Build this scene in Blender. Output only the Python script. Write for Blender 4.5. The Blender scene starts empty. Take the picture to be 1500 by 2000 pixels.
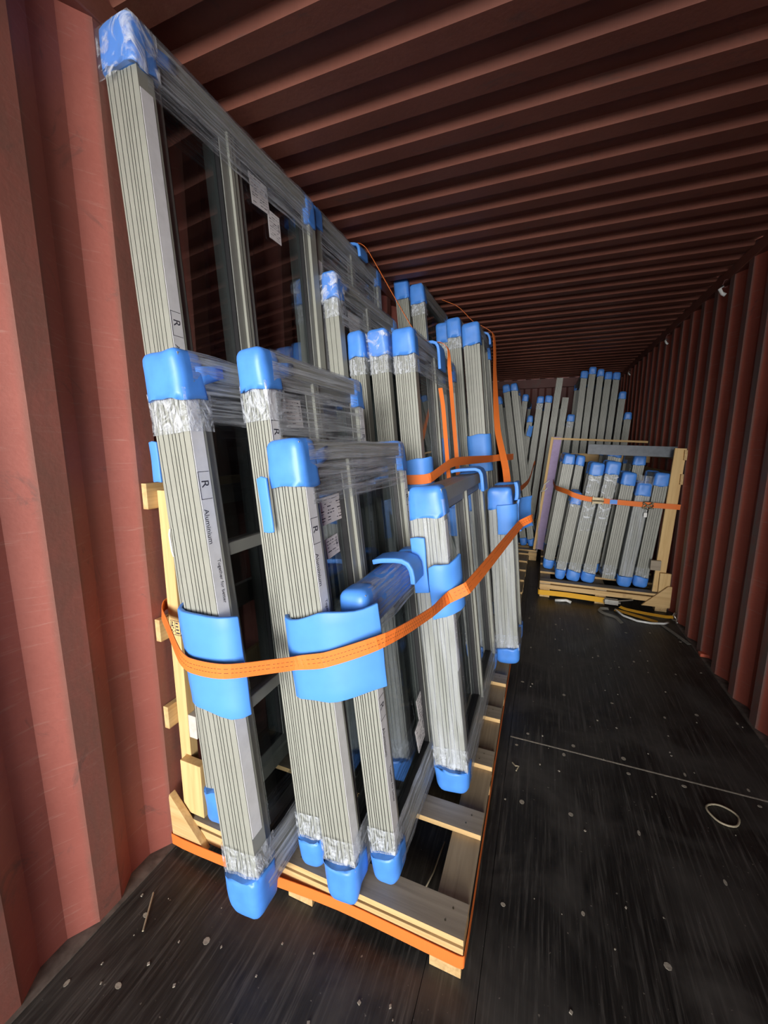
import bpy, bmesh, math, random
from mathutils import Vector, Matrix, noise as mnoise
R = math.radians
C = bpy.context.scene.collection
scene = bpy.context.scene

# ------------------------------------------------------------------ camera
cam_data = bpy.data.cameras.new('camera'); cam = bpy.data.objects.new('camera', cam_data); C.objects.link(cam)
YAW, PITCH = -0.379, -0.164
fwd = Vector((math.sin(YAW)*math.cos(PITCH), math.cos(YAW)*math.cos(PITCH), math.sin(PITCH)))
rgt = Vector((math.cos(YAW), -math.sin(YAW), 0)); upv = rgt.cross(fwd)
M = Matrix((rgt, upv, -fwd)).transposed().to_4x4(); M.translation = Vector((1.22, 0.0, 1.491))
cam.matrix_world = M
cam_data.sensor_fit = 'HORIZONTAL'; cam_data.sensor_width = 36.0; cam_data.lens = 781/1500*36
cam_data.clip_start = 0.02; cam_data.clip_end = 200
scene.camera = cam

# ------------------------------------------------------------------ sky, sun, exposure
LEN0, LEN1 = -2.6, 8.35           # the open door end, the closed end
W, H = 2.35, 2.72
world = bpy.data.worlds.new('sky'); scene.world = world; world.use_nodes = True
bg = world.node_tree.nodes['Background']; bg.inputs[0].default_value = (0.93, 0.97, 1.0, 1); bg.inputs[1].default_value = 4.0
sun_d = bpy.data.lights.new('hazy_sun', 'SUN'); sun = bpy.data.objects.new('hazy_sun', sun_d); C.objects.link(sun)
sun_d.energy = 6.4; sun_d.angle = R(36); sun_d.color = (1.0, 0.96, 0.9)
sun.rotation_euler = Vector((-0.19, 1.0, -0.03)).to_track_quat('-Z', 'Y').to_euler(); sun.location = (2.5, -9, 4)
por_d = bpy.data.lights.new('doorway_portal', 'AREA'); por = bpy.data.objects.new('doorway_portal', por_d); C.objects.link(por)
por_d.shape = 'RECTANGLE'; por_d.size = W; por_d.size_y = H; por_d.cycles.is_portal = True
por.location = (W/2, LEN0, H/2); por.rotation_euler = (R(90), 0, 0)
scene.view_settings.view_transform = 'Standard'; scene.view_settings.look = 'None'
scene.view_settings.gamma = 1.0; scene.view_settings.use_curve_mapping = False
scene.view_settings.exposure = 0.25
scene.cycles.transparent_max_bounces = 32
scene.cycles.max_bounces = 10

# ------------------------------------------------------------------ materials
def S(r, g, b):
    f = lambda c: ((c/255+0.055)/1.055)**2.4 if c > 10 else c/255/12.92
    return (f(r), f(g), f(b), 1)
def nmat(name):
    m = bpy.data.materials.new(name); m.use_nodes = True
    nt = m.node_tree; return m, nt, nt.nodes['Principled BSDF']
def nn(nt, t, **kw):
    n = nt.nodes.new(t)
    for k, v in kw.items():
        if hasattr(n, k): setattr(n, k, v)
        else: n.inputs[k].default_value = v
    return n
def coords(nt, scale=(1, 1, 1)):
    tc = nn(nt, 'ShaderNodeTexCoord'); mp = nn(nt, 'ShaderNodeMapping'); mp.inputs['Scale'].default_value = scale
    nt.links.new(tc.outputs['Object'], mp.inputs[0]); return mp.outputs[0]
def noi(nt, vec, scale, detail=3, rough=0.55, dist=0.0):
    n = nn(nt, 'ShaderNodeTexNoise'); n.inputs['Scale'].default_value = scale; n.inputs['Detail'].default_value = detail
    n.inputs['Roughness'].default_value = rough; n.inputs['Distortion'].default_value = dist
    nt.links.new(vec, n.inputs['Vector']); return n.outputs[0]
def ramp(nt, fac, stops):
    r = nn(nt, 'ShaderNodeValToRGB'); e = r.color_ramp.elements
    while len(e) < len(stops): e.new(0.5)
    for i, (p, c) in enumerate(stops): e[i].position = p; e[i].color = c if len(c) == 4 else (*c, 1)
    nt.links.new(fac, r.inputs[0]); return r.outputs[0]
def mixc(nt, fac, a, b):
    m = nn(nt, 'ShaderNodeMix', data_type='RGBA')
    for s, v in ((0, fac), (6, a), (7, b)):
        if hasattr(v, 'is_output'): nt.links.new(v, m.inputs[s])
        else: m.inputs[s].default_value = v
    return m.outputs[2]
def bump(nt, p, h, strength, dist=0.01):
    b = nn(nt, 'ShaderNodeBump'); b.inputs['Strength'].default_value = strength; b.inputs['Distance'].default_value = dist
    nt.links.new(h, b.inputs['Height']); nt.links.new(b.outputs[0], p.inputs['Normal'])
BW = lambda v: (v, v, v, 1)

def container_paint(name, base, dark, dust, scuff=None):
    m, nt, p = nmat(name)
    v1 = coords(nt); big = noi(nt, v1, 1.6, 4); fine = noi(nt, v1, 60, 3)
    scr = noi(nt, coords(nt, (3, 3, 46)), 2.2, 5, 0.7, 0.4)
    c = mixc(nt, ramp(nt, big, [(0.35, BW(0)), (0.7, BW(1))]), base, dark)
    c = mixc(nt, ramp(nt, fine, [(0.4, BW(0)), (0.75, BW(.35))]), c, dark)
    c = mixc(nt, ramp(nt, scr, [(0.58, BW(0)), (0.74, BW(.55))]), c, dust)
    sc2 = noi(nt, coords(nt, (2, 5, 3.2)), 1.3, 5, 0.75, 1.2)
    c = mixc(nt, ramp(nt, sc2, [(0.60, BW(0)), (0.72, BW(.6))]), c, (0.085, 0.06, 0.055, 1))
    if scuff:      # cargo has rubbed the proud flats, which stand at x = scuff[0]
        sx = nn(nt, 'ShaderNodeSeparateXYZ'); nt.links.new(v1, sx.inputs[0])
        mr = nn(nt, 'ShaderNodeMapRange'); mr.inputs[1].default_value = scuff[0]+.010*scuff[1]; mr.inputs[2].default_value = scuff[0]+.001*scuff[1]
        nt.links.new(sx.outputs[0], mr.inputs[0])
        rub = noi(nt, coords(nt, (4, 4, 1.6)), 2.6, 5, 0.7, 0.5)
        mu = nn(nt, 'ShaderNodeMath', operation='MULTIPLY'); nt.links.new(mr.outputs[0], mu.inputs[0])
        nt.links.new(ramp(nt, rub, [(0.30, BW(scuff[3]*.35)), (0.62, BW(scuff[3]))]), mu.inputs[1])
        c = mixc(nt, mu.outputs[0], c, scuff[2])
    nt.links.new(c, p.inputs['Base Color']); p.inputs['Roughness'].default_value = 0.55
    p.inputs['Specular IOR Level'].default_value = 0.3
    bump(nt, p, fine, 0.15, 0.004); return m
RED = container_paint('container_paint', (0.36, 0.115, 0.09, 1), (0.27, 0.08, 0.062, 1), (0.42, 0.24, 0.2, 1), (0.0, -1, (0.17, 0.09, 0.07, 1), .7))
RED_R = container_paint('worn_container_paint', (0.36, 0.090, 0.058, 1), (0.25, 0.062, 0.042, 1), (0.30, 0.2, 0.17, 1), (2.35, 1, (0.17, 0.135, 0.12, 1), .9))
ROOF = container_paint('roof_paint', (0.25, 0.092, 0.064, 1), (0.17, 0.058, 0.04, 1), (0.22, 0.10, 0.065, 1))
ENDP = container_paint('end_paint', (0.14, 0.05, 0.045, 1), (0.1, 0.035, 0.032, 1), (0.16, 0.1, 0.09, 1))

def floor_mat():
    m, nt, p = nmat('dark_plywood')
    st = noi(nt, coords(nt, (52, 2.2, 1)), 1.5, 6, 0.7, 0.3)
    blot = noi(nt, coords(nt), 2.6, 4, 0.6, 0.6)
    spk = noi(nt, coords(nt), 70, 2, 0.5)
    c = ramp(nt, st, [(0.36, (0.009, 0.009, 0.0085)), (0.52, (0.022, 0.021, 0.019)), (0.72, (0.10, 0.094, 0.085))])
    c = mixc(nt, ramp(nt, blot, [(0.44, BW(0)), (0.72, BW(.8))]), c, (0.085, 0.08, 0.072, 1))
    c = mixc(nt, ramp(nt, spk, [(0.72, BW(0)), (0.78, BW(.6))]), c, (0.28, 0.26, 0.22, 1))
    nt.links.new(c, p.inputs['Base Color'])
    r = ramp(nt, blot, [(0.3, BW(.38)), (0.7, BW(.6))]); nt.links.new(r, p.inputs['Roughness'])
    p.inputs['Specular IOR Level'].default_value = 0.38
    bump(nt, p, st, 0.25, 0.003); return m
FLOOR = floor_mat()

def simple(name, col, rough=0.5, metal=0.0, spec=0.5, var=0.12, scale=30, bumpy=0.0):
    m, nt, p = nmat(name)
    n = noi(nt, coords(nt), scale, 3)
    d = tuple(max(0, c*(1-var*2)) for c in col[:3])+(1,)
    nt.links.new(mixc(nt, ramp(nt, n, [(0.35, BW(0)), (0.7, BW(1))]), col, d), p.inputs['Base Color'])
    p.inputs['Roughness'].default_value = rough; p.inputs['Metallic'].default_value = metal
    p.inputs['Specular IOR Level'].default_value = spec
    if bumpy: bump(nt, p, n, bumpy, 0.004)
    return m
ALU = simple('powder_coated_aluminium', (0.285, 0.29, 0.255, 1), 0.42, 0, 0.45, 0.05, 14)
ALU_D = simple('sash_aluminium', (0.215, 0.22, 0.205, 1), 0.4, 0, 0.45, 0.06, 14)
GAP = simple('groove_black', (0.012, 0.012, 0.012, 1), 0.6)
GASKET = simple('gasket_rubber', (0.015, 0.015, 0.017, 1), 0.5)
FOAM = simple('blue_foam', (0.075, 0.27, 0.80, 1), 0.42, 0, 0.5, 0.07, 22, 0.12)
FOAM2 = simple('blue_foam_sheet', (0.085, 0.29, 0.82, 1), 0.5, 0, 0.4, 0.05, 12, 0.08)
PAPER = simple('label_paper', (0.80, 0.77, 0.78, 1), 0.7, 0, 0.3, 0.04)
TAPE = simple('protective_tape', (0.78, 0.79, 0.82, 1), 0.45, 0, 0.4, 0.05)
INK = simple('print_ink', (0.03, 0.03, 0.05, 1), 0.7)
STEEL = simple('galvanised_steel', (0.55, 0.54, 0.5, 1), 0.3, 0.85, 0.5, 0.1)
WHITEP = simple('white_plastic', (0.8, 0.8, 0.78, 1), 0.4)
PUTTY = simple('screw_putty', (0.42, 0.38, 0.31, 1), 0.8, 0, 0.3, 0.2, 90)
DUST = simple('dusty_ledge', (0.17, 0.135, 0.115, 1), 0.9, 0, 0.2, 0.25, 25)
LILAC = simple('lilac_paint', (0.40, 0.31, 0.52, 1), 0.6, 0, 0.3, 0.06)
DARKB = simple('grey_batten', (0.10, 0.115, 0.14, 1), 0.5)
RUBBER = simple('pale_rubber', (0.42, 0.36, 0.25, 1), 0.6)
GREYW = simple('grey_webbing', (0.2, 0.19, 0.16, 1), 0.8)
BLACKM = simple('ratchet_metal', (0.16, 0.13, 0.08, 1), 0.35, 0.7)
REDBIT = simple('red_plastic', (0.6, 0.12, 0.06, 1), 0.5)
ASPH = simple('yard_concrete', (0.20, 0.19, 0.175, 1), 0.9, 0, 0.2, 0.1, 3)

def wood(name, base, dark, axis):
    m, nt, p = nmat(name)
    sc = [26, 26, 26]; sc[axis] = 1.3
    g = noi(nt, coords(nt, sc), 1.6, 5, 0.6, 0.8); k = noi(nt, coords(nt), 7, 2)
    c = mixc(nt, ramp(nt, g, [(0.38, BW(0)), (0.68, BW(1))]), base, dark)
    c = mixc(nt, ramp(nt, k, [(0.68, BW(0)), (0.78, BW(.5))]), c, tuple(x*.5 for x in dark[:3])+(1,))
    nt.links.new(c, p.inputs['Base Color']); p.inputs['Roughness'].default_value = 0.62
    p.inputs['Specular IOR Level'].default_value = 0.3
    bump(nt, p, g, 0.12, 0.002); return m
PINE_X = wood('pine_along_x', (0.64, 0.44, 0.21, 1), (0.50, 0.31, 0.125, 1), 0)
PINE_Y = wood('pine_along_y', (0.62, 0.43, 0.21, 1), (0.46, 0.29, 0.125, 1), 1)
PINE_Z = wood('pine_along_z', (0.68, 0.47, 0.215, 1), (0.57, 0.36, 0.15, 1), 2)
GREYWOOD = wood('weathered_pine', (0.36, 0.30, 0.225, 1), (0.25, 0.205, 0.155, 1), 0)
GREYWOOD_Y = wood('weathered_stringer', (0.40, 0.31, 0.20, 1), (0.29, 0.22, 0.14, 1), 1)
PALEEND = simple('pale_end_grain', (0.55, 0.53, 0.48, 1), 0.7)

def webbing(name, col):
    m, nt, p = nmat(name)
    w = nn(nt, 'ShaderNodeTexWave'); w.inputs['Scale'].default_value = 160; w.inputs['Distortion'].default_value = 0.4
    nt.links.new(coords(nt), w.inputs['Vector'])
    nt.links.new(mixc(nt, w.outputs[0], col, tuple(c*.82 for c in col[:3])+(1,)), p.inputs['Base Color'])
    p.inputs['Roughness'].default_value = 0.6; p.inputs['Specular IOR Level'].default_value = 0.35
    bump(nt, p, w.outputs[0], 0.2, 0.001); return m
ORANGE = webbing('orange_webbing', (0.86, 0.20, 0.035, 1))
YELLOW = webbing('yellow_webbing', (0.86, 0.45, 0.03, 1))

def glass_mat():
    m, nt, p = nmat('tinted_glass'); nt.nodes.remove(p); out = nt.nodes['Material Output']
    tr = nn(nt, 'ShaderNodeBsdfTransparent'); tr.inputs[0].default_value = (0.70, 0.735, 0.75, 1)
    gl = nn(nt, 'ShaderNodeBsdfGlossy'); gl.inputs['Roughness'].default_value = 0.015; gl.inputs[0].default_value = (0.95, 0.97, 1, 1)
    fr = nn(nt, 'ShaderNodeFresnel'); geo = nn(nt, 'ShaderNodeNewGeometry')
    mr = nn(nt, 'ShaderNodeMapRange'); mr.inputs[3].default_value = 1.75; mr.inputs[4].default_value = 1/1.75   # the thin pane reflects alike from both faces
    nt.links.new(geo.outputs['Backfacing'], mr.inputs[0]); nt.links.new(mr.outputs[0], fr.inputs[0])
    mx = nn(nt, 'ShaderNodeMixShader')
    nt.links.new(fr.outputs[0], mx.inputs[0]); nt.links.new(tr.outputs[0], mx.inputs[1]); nt.links.new(gl.outputs[0], mx.inputs[2])
    nt.links.new(mx.outputs[0], out.inputs[0]); return m
GLASS = glass_mat()

def film_mat(name, scale, lo, hi, top, bstr, dist=0.5, deep=0.012):
    m, nt, p = nmat(name); out = nt.nodes['Material Output']
    tr = nn(nt, 'ShaderNodeBsdfTransparent'); tr.inputs[0].default_value = (0.96, 0.97, 0.98, 1)
    n = noi(nt, coords(nt, scale), 1.0, 5, 0.62, dist)
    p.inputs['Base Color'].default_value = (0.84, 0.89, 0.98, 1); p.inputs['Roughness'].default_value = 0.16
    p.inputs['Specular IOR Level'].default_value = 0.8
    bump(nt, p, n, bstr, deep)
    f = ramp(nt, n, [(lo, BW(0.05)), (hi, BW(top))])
    mx = nn(nt, 'ShaderNodeMixShader')
    nt.links.new(f, mx.inputs[0]); nt.links.new(tr.outputs[0], mx.inputs[1]); nt.links.new(p.outputs[0], mx.inputs[2])
    nt.links.new(mx.outputs[0], out.inputs[0]); return m
FILM_Y = film_mat('stretch_film_streaks', (30, 2.2, 95), 0.38, 0.70, 0.72, 1.0, 0.5, 0.03)
FILM_Z = film_mat('stretch_film_sleeve', (40, 40, 3), 0.42, 0.80, 0.50, 0.8)
FILM_C = film_mat('crumpled_film', (30, 30, 17), 0.42, 0.68, 0.70, 1.0, 2.4)
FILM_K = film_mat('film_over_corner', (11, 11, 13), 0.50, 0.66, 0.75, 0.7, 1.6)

# ------------------------------------------------------------------ mesh helpers
class MB:
    def __init__(s): s.v = []; s.f = []; s.m = []
    def add(s, vs, fs, mi=0):
        b = len(s.v); s.v += [tuple(v) for v in vs]
        for f in fs: s.f.append([b+i for i in f]); s.m.append(mi)
        return s
    def box(s, x0, x1, y0, y1, z0, z1, mi=0, mat=None):
        vs = [Vector((x, y, z)) for x in (x0, x1) for y in (y0, y1) for z in (z0, z1)]
        if mat is not None: vs = [mat @ v for v in vs]
        return s.add(vs, [(0, 1, 3, 2), (4, 6, 7, 5), (0, 4, 5, 1), (2, 3, 7, 6), (0, 2, 6, 4), (1, 5, 7, 3)], mi)
    def prism(s, poly, axis, a, b, mi=0, fm=None):
        n = len(poly); P = lambda q, t: {'x': (t, q[0], q[1]), 'y': (q[0], t, q[1]), 'z': (q[0], q[1], t)}[axis]
        base = len(s.v); s.v += [P(q, a) for q in poly]+[P(q, b) for q in poly]
        for i in range(n):
            j = (i+1) % n; s.f.append([base+i, base+j, base+n+j, base+n+i]); s.m.append(fm[i] if fm else mi)
        s.f.append([base+i for i in range(n)][::-1]); s.m.append(mi)
        s.f.append([base+n+i for i in range(n)]); s.m.append(mi); return s
    def tube(s, pts, r, n=8, mi=0, closed=False):
        pts = [Vector(p) for p in pts]; k = len(pts); base = len(s.v)
        for i, p in enumerate(pts):
            a = pts[(i-1) % k] if closed or i > 0 else p; b = pts[(i+1) % k] if closed or i < k-1 else p
            t = (b-a).normalized(); u = t.cross(Vector((0.13, 0.31, 0.94)))
            if u.length < .05: u = t.cross(Vector((1, 0, 0)))
            u.normalize(); w = t.cross(u)
            for j in range(n):
                q = 2*math.pi*j/n; s.v.append(tuple(p+r*(math.cos(q)*u+math.sin(q)*w)))
        for i in range(k if closed else k-1):
            for j in range(n):
                a = base+i*n+j; b = base+i*n+(j+1) % n; c = base+((i+1) % k)*n+(j+1) % n; d = base+((i+1) % k)*n+j
                s.f.append([a, b, c, d]); s.m.append(mi)
        if not closed:
            s.f.append([base+j for j in range(n)][::-1]); s.m.append(mi)
            s.f.append([base+(k-1)*n+j for j in range(n)]); s.m.append(mi)
        return s
    def mesh(s, name, mats, smooth=False):
        me = bpy.data.meshes.new(name); me.from_pydata(s.v, [], s.f)
        for m in (mats if isinstance(mats, (list, tuple)) else [mats]): me.materials.append(m)
        me.polygons.foreach_set('material_index', s.m)
        bm = bmesh.new(); bm.from_mesh(me); bmesh.ops.recalc_face_normals(bm, faces=bm.faces); bm.to_mesh(me); bm.free()
        if smooth: me.polygons.foreach_set('use_smooth', [True]*len(me.polygons))
        return me
    def build(s, name, mats, parent=None, smooth=False, bevel=0.0):
        return link(name, s.mesh(name, mats, smooth), parent, bevel)
def link(name, me, parent=None, bevel=0.0, loc=None, rot=None):
    o = bpy.data.objects.new(name, me); C.objects.link(o)
    if parent: o.parent = parent
    if loc: o.location = loc
    if rot: o.rotation_euler = rot
    if bevel:
        b = o.modifiers.new('bevel', 'BEVEL'); b.width = bevel; b.segments = 2; b.limit_method = 'ANGLE'
    return o
def tag(o, label, cat, group=None, kind=None):
    o['label'] = label; o['category'] = cat
    if group: o['group'] = group
    if kind: o['kind'] = kind
    return o
def thing(name, label, cat, loc=(0, 0, 0), rot=(0, 0, 0), group=None):
    o = bpy.data.objects.new(name, None); C.objects.link(o); o.location = loc; o.rotation_euler = rot
    o.empty_display_size = .05
    return tag(o, label, cat, group)
def struct(o, label=None):
    o['kind'] = 'structure'
    if label: o['label'] = label
    return o
def rnd_mat(o, ms): o.data.materials[0] = ms

# ------------------------------------------------------------------ the container shell
def corr_section(a, b, pitch, start, flat1, slope, flat2, depth):
    """profile points (t, d): d = 0 on the proud flats, depth in the recesses"""
    k0 = math.floor((a-start)/pitch)-1; pts = []
    k = k0
    while start+k*pitch < b+pitch:
        t = start+k*pitch
        pts += [(t, 0), (t+flat1, 0), (t+flat1+slope, depth), (t+flat1+slope+flat2, depth)]
        k += 1
    pts = [q for q in pts if a <= q[0] <= b]
    return [(a, pts[0][1])]+pts+[(b, pts[-1][1])]
prof = corr_section(LEN0, LEN1, 0.278, 0.632, 0.070, 0.068, 0.072, 0.045)
def sheet_wall(name, prof, fn, mat):
    m = MB(); n = len(prof); zs = 2
    vs = [fn(t, d, 0) for t, d in prof]+[fn(t, d, 1) for t, d in prof]+[fn(t, d+.012 if False else d, 0, .006) for t, d in prof]+[fn(t, d, 1, .006) for t, d in prof]
    fs = []
    for i in range(n-1):
        fs.append((i, i+1, n+i+1, n+i)); fs.append((2*n+i, 3*n+i, 3*n+i+1, 2*n+i+1))
        fs.append((i, 2*n+i, 2*n+i+1, i+1)); fs.append((n+i, n+i+1, 3*n+i+1, 3*n+i))
    m.add(vs, fs); return m.build(name, mat)
struct(sheet_wall('wall_left', prof, lambda t, d, z, o=0: (-d-o, t, -0.02 if z == 0 else H+.02), RED), 'pinkish red corrugated steel side wall with scratches')
profr = corr_section(LEN0, LEN1, 0.278, 3.07-0.278*20, 0.070, 0.068, 0.072, 0.045)
struct(sheet_wall('wall_right', profr, lambda t, d, z, o=0: (W+d+o, t, -0.02 if z == 0 else H+.02), RED_R), 'worn dark red corrugated steel side wall along the aisle')
profc = corr_section(LEN0, LEN1, 0.2, 1.375-0.2*20, 0.080, 0.022, 0.076, 0.026)
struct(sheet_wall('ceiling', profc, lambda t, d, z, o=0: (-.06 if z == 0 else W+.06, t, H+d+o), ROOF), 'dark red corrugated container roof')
profe = corr_section(-.06, W+.06, 0.25, 0.05, 0.09, 0.035, 0.09, 0.04)
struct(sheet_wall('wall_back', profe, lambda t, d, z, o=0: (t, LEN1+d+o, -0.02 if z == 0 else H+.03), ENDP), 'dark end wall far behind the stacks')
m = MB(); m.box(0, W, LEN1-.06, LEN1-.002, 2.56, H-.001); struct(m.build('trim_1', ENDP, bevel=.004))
m = MB(); m.box(-.058, .006, LEN0, LEN1-.07, H-.075, H-.001); struct(m.build('trim_2', ROOF, bevel=.004))
m = MB(); m.box(W-.006, W+.058, LEN0, LEN1-.07, H-.075, H-.001); struct(m.build('trim_3', ROOF, bevel=.004))
# floor: base ledge in the corrugations, plywood sheets with joints, filled screw holes
m = MB(); m.box(-.06, W+.06, LEN0, LEN1, -.06, -.012)
m.box(-.058, .012, LEN0, LEN1, -.012, .004, 1); m.box(W-.012, W+.058, LEN0, LEN1, -.012, .004, 1)
fl = struct(m.build('floor', [FLOOR, DUST]), 'black worn plywood container floor')
random.seed(4)
for (x0, x1, y0s) in ((0.014, 0.985, [LEN0, -.05, 2.4, 4.8, 7.2, LEN1]), (0.987, 1.138, [LEN0, .4, 3.9, LEN1]), (1.140, W-.014, [LEN0, -.45, 1.975, 4.4, 6.8, LEN1])):
    for a, b in zip(y0s, y0s[1:]):
        mm = MB(); mm.box(x0, x1, a+.004, b-.004, -.012, random.uniform(-.0012, 0)); mm.build('floor_panel', FLOOR, fl)
m = MB()
for (x0, x1, y) in ((1.142, W-.014, 1.975),): m.box(x0, x1, y-.0038, y+.0038, -.012, -.0002)
m.build('joint_dirt', PUTTY, fl)
disc = MB(); disc.prism([(math.cos(a)*.0085, math.sin(a)*.0085) for a in [i*math.pi/4 for i in range(8)]], 'z', 0, .0012)
dme = disc.mesh('screw_head', PUTTY)
sp = []
for x in (1.20, 1.42, 1.66, 1.90, 2.12, 2.28):
    for y in (1.93, 2.02, 1.55, 1.18, .8, .45, 2.5, 3.0, 3.55): sp.append((x+random.uniform(-.03, .03), y+(random.uniform(-.012, .012) if 1.9 < y < 2.1 else random.uniform(-.06, .06))))
sp += [(0.115, .70), (.2, .55), (.06, .5), (.55, .6), (.35, .72)]
for (x, y) in sp:
    o = link('screw_head', dme, fl, loc=(x, y, -.001)); o.scale = (random.uniform(.6, 1.25), random.uniform(.7, 1.4), 1)
# the yard outside the open end
m = MB(); m.box(-9, 11, LEN0-14, LEN0-.35, -1.3, -1.2); struct(m.build('ground', ASPH), 'grey yard outside the open container end')

# ------------------------------------------------------------------ window units
PW = .052
RW = [[.006, .015, .016, .011, .008, .011, .013, .019], [.010, .008, .012, .007, .010, .013, .012, .016, .012], [.012, .014, .010, .015, .012, .016], [.018, .020, .022]]
def groove_poly(th, pat):
    ws = RW[pat]; g = .0022; k = (th-g*(len(ws)-1))/sum(ws)
    pts = [(0, PW)]; fm = []; x = 0
    seq = []
    for i, w in enumerate(ws):
        seq += [((x, 0), 0), ((x+w*k, 0), 0)]; x += w*k
        if i < len(ws)-1: seq += [((x, .008), 1), ((x+g, .008), 1)]; x += g
    pts += [p for p, _ in seq]+[(th, PW)]
    n = len(pts)
    for i in range(n):
        a, b = pts[i], pts[(i+1) % n]
        fm.append(1 if (.0005 < a[1] < .04 or .0005 < b[1] < .04) else 0)
    return pts, fm
def rounded(bmv, lo, hi, r):
    for v in bmv:
        c = Vector([min(max(v.co[i], lo[i]), hi[i]) for i in range(3)]); d = v.co-c
        if d.length > 1e-6:
            k = max(abs(d.x), abs(d.y), abs(d.z)); v.co = c+d.normalized()*r
def cap_mesh(th, hh, ly, seed, bottom, tail, droop=0):
    """a moulded foam corner, closed over the frame end; local z = 0 at the outer end of the frame, growing inwards"""
    rs = random.Random(seed); bm = bmesh.new(); bmesh.ops.create_cube(bm, size=1)
    bmesh.ops.subdivide_edges(bm, edges=bm.edges, cuts=7, use_grid_fill=True)
    r = .036 if bottom else .026; t = .009; tz = .050 if bottom else .014; ty = .022 if bottom else .014
    x0, x1, y0, y1, z0, z1 = -t, th+t, -ty, ly, -tz, hh
    for v in bm.verts: v.co = Vector((x0+(v.co.x+.5)*(x1-x0), y0+(v.co.y+.5)*(y1-y0), z0+(v.co.z+.5)*(z1-z0)))
    lo = (x0+r, y0+r, z0+r); hi = (x1-r, y1-.004, z1)
    rounded(bm.verts, lo, hi, r)
    off = Vector((seed*3.1, seed*1.7, 0)); tap = rs.uniform(.0, .012)
    sk = rs.uniform(-.25, .25)
    for v in bm.verts:
        f = (v.co.z-z0)/(z1-z0)
        v.co.x += (v.co.x-th/2)/th*(-tap*1.2*(1-f))
        v.co.z += f*sk*(v.co.x-th/2)*.5+f*f*.012*mnoise.noise(v.co*22+off)
        if droop: v.co.z -= .034*min(1, max(0, (droop-v.co.y)/.02))*(1-f)
        if bottom: v.co.z -= .003*max(0, 1-((v.co.x-th/2)/(th*.6))**2)*(1-f)
        d = mnoise.noise_vector(v.co*17+off)*.0045; d.x *= .35; d.z *= .6; v.co += d
    if tail:
        ring = bmesh.ops.create_cube(bm, size=1)['verts']
        for v in ring:
            e = v.co.y > 0; c = v.co.copy()
            v.co = Vector((th+.0025+c.x*.006, ly-.02 if not e else ly+.075, (hh*.52 if not e else .028)+c.z*(.05 if not e else .034)))
        es = list({e for v in ring for e in v.link_edges}); bmesh.ops.subdivide_edges(bm, edges=es, cuts=2, use_grid_fill=True)
    me = bpy.data.meshes.new('foam_corner'); bm.to_mesh(me); bm.free(); me.materials.append(FOAM)
    me.polygons.foreach_set('use_smooth', [True]*len(me.polygons)); return me
CAPS = {}
def cap(th, hh, ly, seed, bottom, tail, droop=0):
    k = (round(th, 3), hh, ly, seed, bottom, tail, droop)
    if k not in CAPS: CAPS[k] = cap_mesh(*k)
    return CAPS[k]
def wavy_sheet(name, path, y0, y1, ny, amp, mat, parent, seed, axis='y', closed=False, sag=0.0):
    """a thin film swept along an axis: path = points in the cross section"""
    m = MB(); n = len(path); off = Vector((seed*2.3, seed*.7, seed*1.1)); vs = []
    for i in range(ny+1):
        f = i/ny; t = y0+(y1-y0)*f
        for a, b in path:
            p = Vector((a, t, b)) if axis == 'y' else Vector((a, b, t))
            q = mnoise.noise_vector(p*Vector((14, 14, 14))[0]+off)*amp
            if axis == 'y': q.y *= .2; q.z -= sag*math.sin(math.pi*f)
            else: q.z *= .6
            vs.append(p+q)
    fs = []
    for i in range(ny):
        for j in range(n if closed else n-1):
            k = (j+1) % n; fs.append((i*n+j, i*n+k, (i+1)*n+k, (i+1)*n+j))
    m.add(vs, fs); o = m.build(name, mat, parent, smooth=True); return o
TXT = {}
def text_mesh(body, size, mat):
    k = (body, size, mat.name)
    if k in TXT: return TXT[k]
    cu = bpy.data.curves.new('text', 'FONT'); cu.body = body; cu.size = size; cu.extrude = .0002; cu.align_x = 'LEFT'; cu.align_y = 'CENTER'
    to = bpy.data.objects.new('text', cu); C.objects.link(to); bpy.context.view_layer.update()
    me = bpy.data.meshes.new_from_object(to.evaluated_get(bpy.context.evaluated_depsgraph_get()))
    bpy.data.objects.remove(to); bpy.data.curves.remove(cu); me.materials.clear(); me.materials.append(mat); TXT[k] = me; return me
def paper(parent, x, yc, zc, w, h, tilt, bars=True, seed=0):
    """a printed paper sticker on the room side of a pane"""
    m = MB(); m.box(0, .0012, -w/2, w/2, -h/2, h/2); o = m.build('paper_label', PAPER, parent)
    o.location = (x, yc, zc); o.rotation_euler = (R(tilt), 0, 0)
    rs = random.Random(seed); b = MB(); z = h/2-.008
    while z > -h/2+.008:
        y = -w/2+.008
        while y < w/2-.012:
            L = rs.uniform(.004, .022)
            if rs.random() < .72: b.box(.0012, .0015, y, min(y+L, w/2-.006), z-rs.choice((.0012, .0022, .003)), z)
            y += L+.005
        z -= rs.uniform(.008, .013)
    for i in range(9): b.box(.0012, .0015, w/2-.016, w/2-.005, -.01+i*.004, -.01+i*.004+rs.choice((.001, .002)))
    b.build('label_print', INK, o); return o
NU = [0]
SC = .963
def zconv(zl, lean, z=.155):
    c = math.cos(R(lean)); return ((1.491+(z+zl*c-1.491)*SC)-.2)/c
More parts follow.
